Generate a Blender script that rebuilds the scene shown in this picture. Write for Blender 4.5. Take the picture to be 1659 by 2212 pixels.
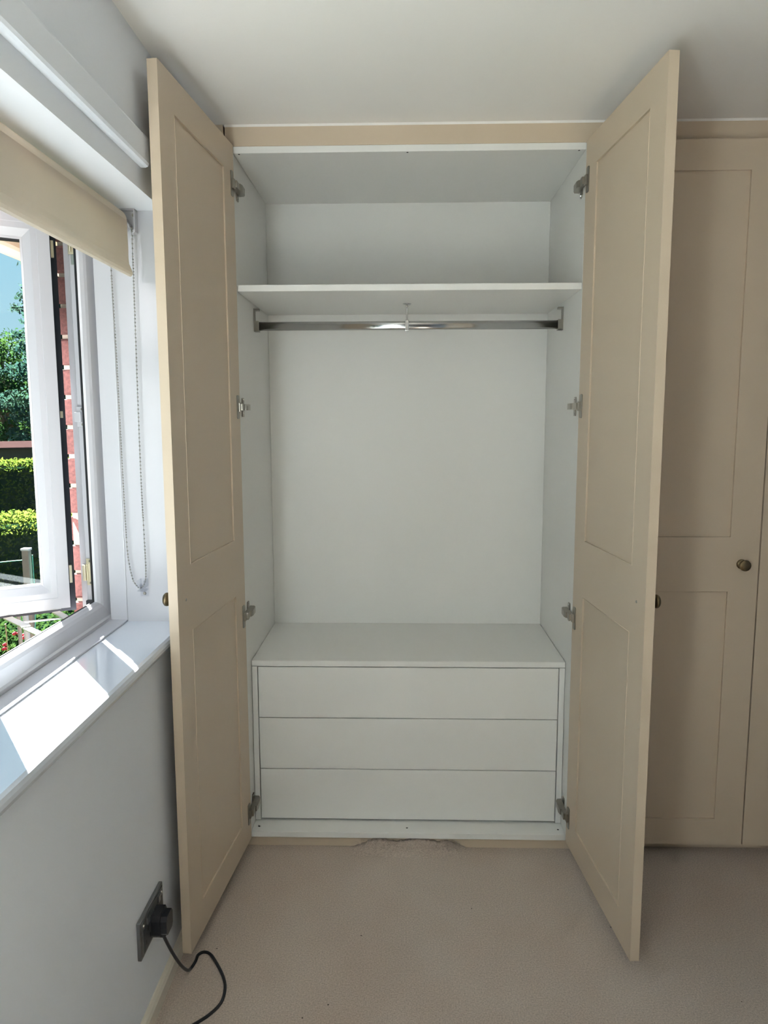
import bpy, bmesh, math, random
from mathutils import Vector, Matrix
random.seed(7)
S = bpy.context.scene
for o in list(bpy.data.objects):
    bpy.data.objects.remove(o)
COL = S.collection

# ------------------------------------------------------------------ camera
F_PX, PITCH, YAW, ROLL = 1594.5, 0.1273, 0.0257, -0.0026
CAM = Vector((-0.0149, -2.1221, 1.317))
fwd = Vector((-math.sin(YAW) * math.cos(PITCH), math.cos(YAW) * math.cos(PITCH), -math.sin(PITCH)))
rgt = Vector((math.cos(YAW), math.sin(YAW), 0))
upv = rgt.cross(fwd)
r2 = rgt * math.cos(ROLL) + upv * math.sin(ROLL)
u2 = -rgt * math.sin(ROLL) + upv * math.cos(ROLL)
cd = bpy.data.cameras.new('camera')
cd.sensor_fit = 'HORIZONTAL'
cd.sensor_width = 36.0
cd.lens = F_PX / 1659.0 * 36.0
cd.clip_start = 0.02
cd.clip_end = 300
cam = bpy.data.objects.new('camera', cd)
COL.objects.link(cam)
m = Matrix.Identity(4)
for i in range(3):
    m[i][0], m[i][1], m[i][2], m[i][3] = r2[i], u2[i], -fwd[i], CAM[i]
cam.matrix_world = m
S.camera = cam

# ------------------------------------------------------------------ sky, sun, exposure
SUN_AZ = math.radians(37.3)      # light travels towards +X, -Y
SUN_EL = math.radians(28.5)
SUN_POWER = 46.0
SKY_POWER = 0.35
EXPOSURE = 1.48
sun_dir = Vector((math.sin(SUN_AZ) * math.cos(SUN_EL), -math.cos(SUN_AZ) * math.cos(SUN_EL), -math.sin(SUN_EL)))
w = bpy.data.worlds.new('world')
S.world = w
w.use_nodes = True
nt = w.node_tree
nt.nodes.clear()
geo = nt.nodes.new('ShaderNodeTexCoord')
sepz = nt.nodes.new('ShaderNodeSeparateXYZ')
nt.links.new(geo.outputs['Generated'], sepz.inputs[0])
sky = nt.nodes.new('ShaderNodeValToRGB')            # clear summer sky: pale at the horizon, deeper overhead
e = sky.color_ramp.elements
e[0].position, e[0].color = 0.0, (0.62, 0.86, 0.98, 1)
e[1].position, e[1].color = 1.0, (0.16, 0.42, 0.86, 1)
e2 = e.new(0.30)
e2.color = (0.36, 0.74, 1.0, 1)
nt.links.new(sepz.outputs['Z'], sky.inputs[0])
bg = nt.nodes.new('ShaderNodeBackground')
bg.inputs['Strength'].default_value = SKY_POWER
wo = nt.nodes.new('ShaderNodeOutputWorld')
nt.links.new(sky.outputs[0], bg.inputs[0])
nt.links.new(bg.outputs[0], wo.inputs[0])
sd = bpy.data.lights.new('sun', 'SUN')
sd.energy = SUN_POWER
sd.angle = math.radians(0.53)
sd.color = (1.0, 0.97, 0.93)
so = bpy.data.objects.new('sun', sd)
COL.objects.link(so)
so.location = (-6, 8, 6)
so.rotation_euler = (-sun_dir).to_track_quat('Z', 'Y').to_euler()
S.view_settings.view_transform = 'Standard'
S.view_settings.look = 'None'
S.view_settings.gamma = 1.0
S.view_settings.use_curve_mapping = False
S.view_settings.exposure = EXPOSURE

# ------------------------------------------------------------------ window opening (used by the daylight portal too)
WX = -0.572            # room face of the left wall
SILL_Z = 0.812
SOFFIT_Z = 1.798
JAMB_Y = -0.335
FAR_Y = -2.60  # window end out of view, set long to admit more light
pd = bpy.data.lights.new('window_portal', 'AREA')
pd.shape = 'RECTANGLE'
pd.size = JAMB_Y - FAR_Y
pd.size_y = 1.0
pd.cycles.is_portal = True
po = bpy.data.objects.new('window_portal', pd)
COL.objects.link(po)
po.location = (-0.735, (JAMB_Y + FAR_Y) / 2, 1.31)
po.rotation_euler = (math.pi / 2, 0, -math.pi / 2)   # shines towards +X


# ------------------------------------------------------------------ materials
def nodes(name):
    mt = bpy.data.materials.new(name)
    mt.use_nodes = True
    t = mt.node_tree
    return mt, t, t.nodes['Principled BSDF']


def mat(name, col, rough=0.5, metal=0.0, spec=0.5, var=0.0, vscale=6.0, bump=0.0, bscale=200.0, coat=0.0):
    mt, t, p = nodes(name)
    p.inputs['Base Color'].default_value = (*col, 1)
    p.inputs['Roughness'].default_value = rough
    p.inputs['Metallic'].default_value = metal
    p.inputs['Specular IOR Level'].default_value = spec
    if coat:
        p.inputs['Coat Weight'].default_value = coat
        p.inputs['Coat Roughness'].default_value = 0.08
    tc = t.nodes.new('ShaderNodeTexCoord')
    if var > 0:
        n = t.nodes.new('ShaderNodeTexNoise')
        n.inputs['Scale'].default_value = vscale
        n.inputs['Detail'].default_value = 4
        t.links.new(tc.outputs['Object'], n.inputs['Vector'])
        mx = t.nodes.new('ShaderNodeMix')
        mx.data_type = 'RGBA'
        mx.inputs[6].default_value = tuple(c * (1 - var) for c in col) + (1,)
        mx.inputs[7].default_value = tuple(min(1, c * (1 + var)) for c in col) + (1,)
        t.links.new(n.outputs['Fac'], mx.inputs[0])
        t.links.new(mx.outputs[2], p.inputs['Base Color'])
    if bump > 0:
        n2 = t.nodes.new('ShaderNodeTexNoise')
        n2.inputs['Scale'].default_value = bscale
        n2.inputs['Detail'].default_value = 3
        t.links.new(tc.outputs['Object'], n2.inputs['Vector'])
        b = t.nodes.new('ShaderNodeBump')
        b.inputs['Strength'].default_value = bump
        b.inputs['Distance'].default_value = 0.002
        t.links.new(n2.outputs['Fac'], b.inputs['Height'])
        t.links.new(b.outputs[0], p.inputs['Normal'])
    return mt


def carpet_mat():
    mt, t, p = nodes('beige_carpet')
    tc = t.nodes.new('ShaderNodeTexCoord')
    def noise(scale, detail=4, rough=0.6):
        n = t.nodes.new('ShaderNodeTexNoise')
        n.inputs['Scale'].default_value = scale
        n.inputs['Detail'].default_value = detail
        n.inputs['Roughness'].default_value = rough
        t.links.new(tc.outputs['Object'], n.inputs['Vector'])
        return n
    big, fine = noise(2.2, 3), noise(260, 5, 0.75)
    r1 = t.nodes.new('ShaderNodeValToRGB')
    r1.color_ramp.elements[0].position = 0.33
    r1.color_ramp.elements[1].position = 0.68
    r1.color_ramp.elements[0].color = (0.405, 0.345, 0.295, 1)
    r1.color_ramp.elements[1].color = (0.735, 0.635, 0.555, 1)
    t.links.new(fine.outputs['Fac'], r1.inputs[0])
    r2_ = t.nodes.new('ShaderNodeValToRGB')
    r2_.color_ramp.elements[0].position = 0.3
    r2_.color_ramp.elements[1].position = 0.7
    r2_.color_ramp.elements[0].color = (0.90, 0.84, 0.80, 1)
    r2_.color_ramp.elements[1].color = (1.0, 1.0, 1.0, 1)
    t.links.new(big.outputs['Fac'], r2_.inputs[0])
    mx = t.nodes.new('ShaderNodeMix')
    mx.data_type = 'RGBA'
    mx.blend_type = 'MULTIPLY'
    mx.inputs[0].default_value = 1
    t.links.new(r1.outputs[0], mx.inputs[6])
    t.links.new(r2_.outputs[0], mx.inputs[7])
    # sparse dark crumbs
    v = t.nodes.new('ShaderNodeTexVoronoi')
    v.inputs['Scale'].default_value = 17
    t.links.new(tc.outputs['Object'], v.inputs['Vector'])
    lt = t.nodes.new('ShaderNodeMath')
    lt.operation = 'LESS_THAN'
    lt.inputs[1].default_value = 0.035
    t.links.new(v.outputs['Distance'], lt.inputs[0])
    sp = t.nodes.new('ShaderNodeSeparateColor')
    t.links.new(v.outputs['Color'], sp.inputs[0])
    g2 = t.nodes.new('ShaderNodeMath')
    g2.operation = 'GREATER_THAN'
    g2.inputs[1].default_value = 0.72
    t.links.new(sp.outputs[0], g2.inputs[0])
    ml = t.nodes.new('ShaderNodeMath')
    ml.operation = 'MULTIPLY'
    t.links.new(lt.outputs[0], ml.inputs[0])
    t.links.new(g2.outputs[0], ml.inputs[1])
    mx2 = t.nodes.new('ShaderNodeMix')
    mx2.data_type = 'RGBA'
    mx2.inputs[7].default_value = (0.10, 0.08, 0.06, 1)
    t.links.new(ml.outputs[0], mx2.inputs[0])
    t.links.new(mx.outputs[2], mx2.inputs[6])
    t.links.new(mx2.outputs[2], p.inputs['Base Color'])
    p.inputs['Roughness'].default_value = 0.95
    p.inputs['Specular IOR Level'].default_value = 0.1
    p.inputs['Sheen Weight'].default_value = 0.15
    b = t.nodes.new('ShaderNodeBump')
    b.inputs['Strength'].default_value = 0.45
    b.inputs['Distance'].default_value = 0.003
    t.links.new(fine.outputs['Fac'], b.inputs['Height'])
    t.links.new(b.outputs[0], p.inputs['Normal'])
    return mt


def glass_mat(name, tint=(0.97, 0.99, 0.98)):
    mt = bpy.data.materials.new(name)
    mt.use_nodes = True
    t = mt.node_tree
    t.nodes.clear()
    out = t.nodes.new('ShaderNodeOutputMaterial')
    tr = t.nodes.new('ShaderNodeBsdfTransparent')
    tr.inputs[0].default_value = (*tint, 1)
    gl = t.nodes.new('ShaderNodeBsdfGlossy')
    gl.inputs['Roughness'].default_value = 0.01
    lw = t.nodes.new('ShaderNodeLayerWeight')        # Schlick reflectance from the facing angle
    lw.inputs[0].default_value = 0.5
    pw = t.nodes.new('ShaderNodeMath')
    pw.operation = 'POWER'
    pw.inputs[1].default_value = 5.0
    t.links.new(lw.outputs['Facing'], pw.inputs[0])
    fr = t.nodes.new('ShaderNodeMath')
    fr.operation = 'MULTIPLY_ADD'
    fr.inputs[1].default_value = 0.96
    fr.inputs[2].default_value = 0.04
    t.links.new(pw.outputs[0], fr.inputs[0])
    mx = t.nodes.new('ShaderNodeMixShader')
    t.links.new(fr.outputs[0], mx.inputs[0])
    t.links.new(tr.outputs[0], mx.inputs[1])
    t.links.new(gl.outputs[0], mx.inputs[2])
    t.links.new(mx.outputs[0], out.inputs[0])
    return mt


def leaf_mat(name, c1, c2, scale, trans=0.45):
    mt = bpy.data.materials.new(name)
    mt.use_nodes = True
    t = mt.node_tree
    t.nodes.clear()
    out = t.nodes.new('ShaderNodeOutputMaterial')
    tc = t.nodes.new('ShaderNodeTexCoord')
    n = t.nodes.new('ShaderNodeTexNoise')
    n.inputs['Scale'].default_value = scale
    n.inputs['Detail'].default_value = 3
    t.links.new(tc.outputs['Object'], n.inputs['Vector'])
    rp = t.nodes.new('ShaderNodeValToRGB')
    rp.color_ramp.elements[0].position = 0.35
    rp.color_ramp.elements[1].position = 0.65
    rp.color_ramp.elements[0].color = (*c1, 1)
    rp.color_ramp.elements[1].color = (*c2, 1)
    t.links.new(n.outputs['Fac'], rp.inputs[0])
    df = t.nodes.new('ShaderNodeBsdfDiffuse')
    tl = t.nodes.new('ShaderNodeBsdfTranslucent')
    t.links.new(rp.outputs[0], df.inputs[0])
    t.links.new(rp.outputs[0], tl.inputs[0])
    mx = t.nodes.new('ShaderNodeMixShader')
    mx.inputs[0].default_value = trans
    t.links.new(df.outputs[0], mx.inputs[1])
    t.links.new(tl.outputs[0], mx.inputs[2])
    t.links.new(mx.outputs[0], out.inputs[0])
    return mt


def fabric_mat():
    mt = bpy.data.materials.new('blind_fabric')
    mt.use_nodes = True
    t = mt.node_tree
    t.nodes.clear()
    out = t.nodes.new('ShaderNodeOutputMaterial')
    df = t.nodes.new('ShaderNodeBsdfDiffuse')
    tl = t.nodes.new('ShaderNodeBsdfTranslucent')
    df.inputs[0].default_value = (0.86, 0.80, 0.73, 1)
    tl.inputs[0].default_value = (0.88, 0.80, 0.70, 1)
    tc = t.nodes.new('ShaderNodeTexCoord')
    wv = t.nodes.new('ShaderNodeTexNoise')
    wv.inputs['Scale'].default_value = 600
    t.links.new(tc.outputs['Object'], wv.inputs['Vector'])
    b = t.nodes.new('ShaderNodeBump')
    b.inputs['Strength'].default_value = 0.15
    b.inputs['Distance'].default_value = 0.001
    t.links.new(wv.outputs['Fac'], b.inputs['Height'])
    t.links.new(b.outputs[0], df.inputs['Normal'])
    mx = t.nodes.new('ShaderNodeMixShader')
    mx.inputs[0].default_value = 0.55
    t.links.new(df.outputs[0], mx.inputs[1])
    t.links.new(tl.outputs[0], mx.inputs[2])
    t.links.new(mx.outputs[0], out.inputs[0])
    return mt


M = {
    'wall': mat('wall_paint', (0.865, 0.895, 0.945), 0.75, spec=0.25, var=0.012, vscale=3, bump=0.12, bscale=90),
    'wall_bounce': mat('bounce_wall_paint', (0.17, 0.215, 0.29), 0.8, spec=0.2, var=0.02, vscale=3),  # unseen right wall: colour picked to cut and cool its bounce
    'wall_absorb': mat('absorbing_wall_paint', (0.07, 0.07, 0.075), 0.8, spec=0.2, var=0.02, vscale=3),  # unseen front wall: dark colour picked to cut frontal bounce
    'ceiling': mat('ceiling_paint', (0.91, 0.885, 0.855), 0.85, spec=0.2, var=0.012, vscale=2, bump=0.1, bscale=70),
    'gloss': mat('white_gloss_trim', (0.82, 0.81, 0.78), 0.3, bump=0.05, bscale=40),
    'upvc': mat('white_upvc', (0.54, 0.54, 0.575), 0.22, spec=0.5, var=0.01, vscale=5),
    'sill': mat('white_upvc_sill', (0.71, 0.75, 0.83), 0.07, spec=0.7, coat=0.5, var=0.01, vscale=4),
    'skirt': mat('cream_skirting', (0.74, 0.68, 0.58), 0.4, var=0.05, vscale=12, bump=0.1, bscale=50),
    'beige': mat('beige_painted_mdf', (0.635, 0.52, 0.395), 0.38, spec=0.4, var=0.015, vscale=4, bump=0.06, bscale=260),
    'carcass': mat('white_melamine', (0.835, 0.83, 0.805), 0.42, spec=0.4, var=0.008, vscale=5, bump=0.05, bscale=500),
    'hole': mat('drilled_hole', (0.02, 0.02, 0.018), 0.9),
    'chrome': mat('chrome', (0.60, 0.60, 0.60), 0.16, metal=1.0, var=0.02, vscale=20),
    'nickel': mat('nickel_hinge', (0.33, 0.31, 0.27), 0.28, metal=1.0, var=0.15, vscale=60),
    'steel': mat('stainless_stay', (0.72, 0.72, 0.70), 0.28, metal=1.0, var=0.06, vscale=40),
    'brass': mat('pale_brass_keep', (0.70, 0.64, 0.48), 0.35, metal=0.7, var=0.08, vscale=40),
    'bronze': mat('antique_bronze', (0.20, 0.15, 0.085), 0.33, metal=0.9, var=0.25, vscale=50),
    'socket': mat('brushed_steel_plate', (0.24, 0.25, 0.255), 0.33, metal=0.9, var=0.08, vscale=80),
    'socket_dark': mat('dark_socket_insert', (0.045, 0.05, 0.06), 0.4, var=0.1),
    'black': mat('black_plastic', (0.012, 0.013, 0.018), 0.38, var=0.1, vscale=30),
    'rubber': mat('black_rubber', (0.012, 0.013, 0.016), 0.6, var=0.1, vscale=30),
    'gasket_shade': mat('gasket_and_shade', (0.012, 0.018, 0.03), 0.55, var=0.1, vscale=10),  # black weather gasket, with the flange's shade put into the colour
    'clear': glass_mat('clear_plastic', (0.93, 0.94, 0.96)),
    'glass': glass_mat('window_glass', (0.93, 0.97, 0.96)),
    'fabric': fabric_mat(),
    'bead': mat('steel_bead', (0.38, 0.37, 0.35), 0.3, metal=0.9, var=0.05),
    'carpet': carpet_mat(),
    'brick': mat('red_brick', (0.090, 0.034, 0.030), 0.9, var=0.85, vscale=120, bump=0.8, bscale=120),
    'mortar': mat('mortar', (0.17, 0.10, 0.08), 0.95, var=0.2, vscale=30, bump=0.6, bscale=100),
    'mortar_pale': mat('pale_mortar', (0.26, 0.22, 0.18), 0.95, var=0.35, vscale=60, bump=0.8, bscale=100),
    'soffit': mat('cream_soffit_board', (0.78, 0.68, 0.46), 0.7, var=0.06, vscale=8),
    'gutter': mat('pale_pink_gutter', (0.72, 0.58, 0.52), 0.45, var=0.05),
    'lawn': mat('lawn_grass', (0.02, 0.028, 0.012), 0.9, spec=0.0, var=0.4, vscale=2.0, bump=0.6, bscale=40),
    'wood': mat('weathered_wood', (0.24, 0.20, 0.17), 0.85, var=0.25, vscale=12, bump=0.4, bscale=60),
    'bark': mat('bark', (0.10, 0.075, 0.05), 0.9, var=0.3, vscale=8, bump=0.6, bscale=20),
    'cane': mat('bamboo_cane', (0.42, 0.33, 0.17), 0.6, var=0.2, vscale=12),
    'redroof': mat('terracotta_tile', (0.05, 0.028, 0.027), 0.85, spec=0.0, var=0.25, vscale=6),
    'fence': mat('dark_fence', (0.07, 0.055, 0.045), 0.9, var=0.3, vscale=8),
    'string': mat('green_string', (0.10, 0.45, 0.32), 0.6, var=0.05),
    'pvc': mat('grey_white_post', (0.55, 0.55, 0.56), 0.6, var=0.08),
    'petal': mat('red_petal', (0.50, 0.03, 0.05), 0.6, var=0.2, vscale=30),
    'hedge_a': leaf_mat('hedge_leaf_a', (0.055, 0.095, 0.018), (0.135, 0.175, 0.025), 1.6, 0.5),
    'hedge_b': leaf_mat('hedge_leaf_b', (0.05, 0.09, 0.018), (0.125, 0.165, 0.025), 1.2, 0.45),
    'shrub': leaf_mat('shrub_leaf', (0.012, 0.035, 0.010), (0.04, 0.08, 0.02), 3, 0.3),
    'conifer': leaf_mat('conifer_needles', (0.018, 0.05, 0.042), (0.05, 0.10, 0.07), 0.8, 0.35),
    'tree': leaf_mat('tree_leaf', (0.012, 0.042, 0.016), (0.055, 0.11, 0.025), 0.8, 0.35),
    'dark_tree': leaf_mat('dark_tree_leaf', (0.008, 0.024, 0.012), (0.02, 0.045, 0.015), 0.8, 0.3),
}


# ------------------------------------------------------------------ mesh helpers
def link(name, bm, material, parent=None, smooth=False, props=None):
    me = bpy.data.meshes.new(name)
    bmesh.ops.recalc_face_normals(bm, faces=bm.faces)
    bm.to_mesh(me)
    bm.free()
    me.materials.append(M[material] if isinstance(material, str) else material)
    if smooth:
        for p in me.polygons:
            p.use_smooth = True
    o = bpy.data.objects.new(name, me)
    COL.objects.link(o)
    if parent is not None:
        attach(o, parent)
    if props:
        for k, v in props.items():
            o[k] = v
    return o


def world_inv(p):
    mw = Matrix.Identity(4)
    while p is not None:
        mw = p.matrix_parent_inverse @ p.matrix_basis @ mw if p.parent else p.matrix_basis @ mw
        p = p.parent
    return mw.inverted()


def attach(o, parent):
    o.parent = parent
    o.matrix_parent_inverse = world_inv(parent)


def thing(name, label, cat, loc, group=None, kind=None):
    e = bpy.data.objects.new(name, None)
    e.empty_display_size = 0.05
    e.location = loc
    COL.objects.link(e)
    tag(e, label, cat, group, kind)
    return e


def tag(o, label=None, cat=None, group=None, kind=None):
    if label: o['label'] = label
    if cat: o['category'] = cat
    if group: o['group'] = group
    if kind: o['kind'] = kind
    return o


def struct(o, label=None, cat=None):
    return tag(o, label, cat, None, 'structure')


def BM():
    return bmesh.new()


def box(bm, x0, x1, y0, y1, z0, z1, bev=0.0, seg=2, mtx=None):
    b = bmesh.new()
    bmesh.ops.create_cube(b, size=1)
    sx, sy, sz = abs(x1 - x0), abs(y1 - y0), abs(z1 - z0)
    for v in b.verts:
        v.co = Vector(((x0 + x1) / 2 + v.co.x * sx, (y0 + y1) / 2 + v.co.y * sy, (z0 + z1) / 2 + v.co.z * sz))
    if bev > 0:
        bmesh.ops.bevel(b, geom=list(b.edges), offset=min(bev, sx * .45, sy * .45, sz * .45), segments=seg, profile=0.7, affect='EDGES')
    if mtx is not None:
        bmesh.ops.transform(b, matrix=mtx, verts=b.verts)
    merge(bm, b)
    return bm


def merge(bm, b):
    vs = [bm.verts.new(v.co) for v in b.verts]
    b.verts.index_update()
    for f in b.faces:
        try:
            bm.faces.new([vs[v.index] for v in f.verts])
        except ValueError:
            pass
    b.free()


def prism(bm, pts, axis, a0, a1, mtx=None):
    """polygon pts (2D) extruded along axis: 'x' -> pts are (y,z), 'y' -> (x,z), 'z' -> (x,y)"""
    def P(p, a):
        return {'x': (a, p[0], p[1]), 'y': (p[0], a, p[1]), 'z': (p[0], p[1], a)}[axis]
    A = [Vector(P(p, a0)) for p in pts]
    B = [Vector(P(p, a1)) for p in pts]
    if mtx is not None:
        A = [mtx @ v for v in A]
        B = [mtx @ v for v in B]
    va = [bm.verts.new(v) for v in A]
    vb = [bm.verts.new(v) for v in B]
    n = len(pts)
    bm.faces.new(va)
    bm.faces.new(vb[::-1])
    for i in range(n):
        bm.faces.new((va[i], va[(i + 1) % n], vb[(i + 1) % n], vb[i]))
    return bm


def tube(bm, pts, r, n=10, caps=True):
    pts = [Vector(p) for p in pts]
    rings = []
    prev = None
    for i, p in enumerate(pts):
        t = (pts[min(i + 1, len(pts) - 1)] - pts[max(i - 1, 0)]).normalized()
        if prev is None:
            a = Vector((0, 0, 1)) if abs(t.z) < 0.9 else Vector((1, 0, 0))
            u = t.cross(a).normalized()
        else:
            u = (prev - t * prev.dot(t)).normalized()
        v = t.cross(u)
        prev = u
        rr = r[i] if isinstance(r, (list, tuple)) else r
        rings.append([bm.verts.new(p + (u * math.cos(2 * math.pi * k / n) + v * math.sin(2 * math.pi * k / n)) * rr) for k in range(n)])
    for a, b in zip(rings, rings[1:]):
        for k in range(n):
            bm.faces.new((a[k], a[(k + 1) % n], b[(k + 1) % n], b[k]))
    if caps:
        bm.faces.new(rings[0][::-1])
        bm.faces.new(rings[-1])
    return bm


def catmull(pts, k=8):
    pts = [Vector(p) for p in pts]
    out = []
    for i in range(len(pts) - 1):
        p0, p1, p2, p3 = pts[max(i - 1, 0)], pts[i], pts[i + 1], pts[min(i + 2, len(pts) - 1)]
        for j in range(k):
            t = j / k
            out.append(0.5 * ((2 * p1) + (p2 - p0) * t + (2 * p0 - 5 * p1 + 4 * p2 - p3) * t * t + (3 * p1 - p0 - 3 * p2 + p3) * t ** 3))
    out.append(pts[-1])
    return out


def lathe(bm, prof, mtx, n=28):
    """prof = [(r, h)], spun about local z, placed with mtx"""
    rings = []
    for r, h in prof:
        if r < 1e-6:
            rings.append([bm.verts.new(mtx @ Vector((0, 0, h)))])
        else:
            rings.append([bm.verts.new(mtx @ Vector((r * math.cos(2 * math.pi * k / n), r * math.sin(2 * math.pi * k / n), h))) for k in range(n)])
    for a, b in zip(rings, rings[1:]):
        if len(a) == 1 and len(b) == 1:
            continue
        for k in range(n):
            k2 = (k + 1) % n
            if len(a) == 1:
                bm.faces.new((a[0], b[k2], b[k]))
            elif len(b) == 1:
                bm.faces.new((a[k], a[k2], b[0]))
            else:
                bm.faces.new((a[k], a[k2], b[k2], b[k]))
    return bm


def picture_frame(bm, prof, u0, u1, z0, z1, fn):
    """closed profile [(inset, depth)] mitred round the rectangle; fn(u, depth, z) -> Vector"""
    loops = []
    for ins, dep in prof:
        loops.append([bm.verts.new(fn(u, dep, z)) for u, z in
                      ((u0 + ins, z0 + ins), (u1 - ins, z0 + ins), (u1 - ins, z1 - ins), (u0 + ins, z1 - ins))])
    n = len(loops)
    for i in range(n):
        a, b = loops[i], loops[(i + 1) % n]
        for k in range(4):
            bm.faces.new((a[k], a[(k + 1) % 4], b[(k + 1) % 4], b[k]))
    return bm


def zdir(loc, z, x=None):
    """matrix whose local z points along z"""
    q = Vector(z).to_track_quat('Z', 'Y')
    return Matrix.Translation(loc) @ q.to_matrix().to_4x4()


# ================================================================== THE ROOM SHELL
CEIL = 2.11
RX, FY, BY = 1.56, -5.2, 0.53
b = BM()
box(b, -0.9, RX + .1, FY - .1, BY + .1, -0.12, 0.0)
floor = struct(link('floor', b, 'carpet'), 'beige cut-pile carpet covering the bedroom floor', 'carpet')
b = BM()
box(b, -0.9, RX + .1, FY - .1, BY + .1, CEIL, CEIL + 0.1)
struct(link('ceiling', b, 'ceiling'), 'plain white painted ceiling above the wardrobes', 'ceiling')
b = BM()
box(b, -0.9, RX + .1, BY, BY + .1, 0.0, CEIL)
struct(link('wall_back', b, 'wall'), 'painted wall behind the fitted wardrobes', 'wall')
b = BM()
box(b, RX, RX + .1, FY, BY, 0.0, CEIL)
struct(link('wall_right', b, 'wall_bounce'), 'right wall out of view, its blue-grey chosen to cut and cool bounced light', 'wall')
b = BM()
box(b, -0.9, RX + .1, FY - .1, FY, 0.0, CEIL)
struct(link('wall_front', b, 'wall_absorb'), 'unseen wall behind the viewer, darkened to cut bounced light', 'wall')

# left wall with window recess
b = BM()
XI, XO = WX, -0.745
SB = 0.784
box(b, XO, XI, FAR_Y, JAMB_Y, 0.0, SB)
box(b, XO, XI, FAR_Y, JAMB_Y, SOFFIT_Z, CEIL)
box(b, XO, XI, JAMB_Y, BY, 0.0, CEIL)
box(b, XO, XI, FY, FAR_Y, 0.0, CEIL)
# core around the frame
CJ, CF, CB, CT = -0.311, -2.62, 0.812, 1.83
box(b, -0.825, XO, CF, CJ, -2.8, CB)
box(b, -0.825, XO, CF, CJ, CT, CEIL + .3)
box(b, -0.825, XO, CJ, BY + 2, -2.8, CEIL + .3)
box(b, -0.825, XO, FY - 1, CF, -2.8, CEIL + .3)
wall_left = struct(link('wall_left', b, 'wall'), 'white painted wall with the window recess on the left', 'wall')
# mortar bed of the outer leaf
b = BM()
OJ = -0.250
box(b, -0.868, -0.826, OJ + .006, BY + 2, -2.8, CEIL + .3)
box(b, -0.868, -0.826, FY - 1, CF - .05, -2.8, CEIL + .3)
box(b, -0.868, -0.826, CF - .05, OJ + .006, -2.8, 0.77)
box(b, -0.868, -0.826, CF - .05, OJ + .006, 1.835, CEIL + .3)
link('mortar_joint', b, 'mortar', wall_left)
b = BM()
box(b, -0.872, -0.8262, OJ + .0035, OJ + .24, 0.69, 1.86, .003)
for v in b.verts:
    v.co.y += random.uniform(-.001, .001)
link('mortar_joint', b, 'mortar_pale', wall_left)
# bricks by the window jamb
brick_me = None
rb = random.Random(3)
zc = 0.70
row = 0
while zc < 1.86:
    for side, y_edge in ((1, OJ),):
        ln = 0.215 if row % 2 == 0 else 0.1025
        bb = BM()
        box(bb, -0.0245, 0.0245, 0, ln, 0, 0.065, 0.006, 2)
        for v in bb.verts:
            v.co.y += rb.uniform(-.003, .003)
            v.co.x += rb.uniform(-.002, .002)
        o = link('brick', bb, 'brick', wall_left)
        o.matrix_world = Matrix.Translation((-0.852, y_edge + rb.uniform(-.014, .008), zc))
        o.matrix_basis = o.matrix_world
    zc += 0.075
    row += 1

# skirting
b = BM()
prism(b, [(WX, 0), (WX + .014, 0), (WX + .014, .030), (WX + .010, .037), (WX + .004, .040), (WX, .040)], 'y', FY, 0.02)
struct(link('baseboard_left', b, 'skirt'), 'low cream skirting strip along the foot of the left wall', 'skirting')

# lintel board above the window
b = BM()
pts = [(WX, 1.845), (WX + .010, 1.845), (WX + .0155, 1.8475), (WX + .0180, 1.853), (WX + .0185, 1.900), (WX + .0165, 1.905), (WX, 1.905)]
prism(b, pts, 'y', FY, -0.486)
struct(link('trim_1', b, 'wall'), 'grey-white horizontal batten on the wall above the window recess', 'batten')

# ================================================================== WINDOW
win = thing('window_1', 'white plastic window with its narrow casement swung outwards', 'window', (-0.785, -0.905, SILL_Z), kind='structure')
FP = [(0, -0.745), (.013, -0.745), (.016, -0.7505), (.044, -0.756), (.051, -0.760), (.0565, -0.767), (.0575, -0.773), (.052, -0.776),
      (.026, -0.778), (.0255, -0.786), (.0275, -0.787), (.0275, -0.793), (.0245, -0.794), (.0245, -0.802), (.026, -0.803), (.013, -0.822), (0, -0.825)]
MULL = -0.908
fn = lambda u, d, z: Vector((d, u, z))
b = BM()
picture_frame(b, FP, MULL, CJ, CB, CT, fn)
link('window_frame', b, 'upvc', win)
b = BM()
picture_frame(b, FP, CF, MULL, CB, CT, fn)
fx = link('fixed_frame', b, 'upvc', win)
b = BM()
GP = [(.0572, -0.7725), (.0588, -0.774), (.0572, -0.7785), (.051, -0.778), (.051, -0.7745)]
picture_frame(b, GP, MULL, CJ, CB, CT, fn)
link('gasket', b, 'rubber', win)
# fixed light glazing
b = BM()
picture_frame(b, [(.050, -0.772), (.066, -0.783), (.070, -0.792), (.070, -0.80), (.026, -0.80), (.026, -0.772)], CF, MULL, CB, CT, fn)
link('glazing_bead', b, 'upvc', fx)
b = BM()
box(b, -0.797, -0.793, CF + .068, MULL - .068, CB + .068, CT - .068)
link('glass_pane', b, 'glass', fx)

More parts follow.
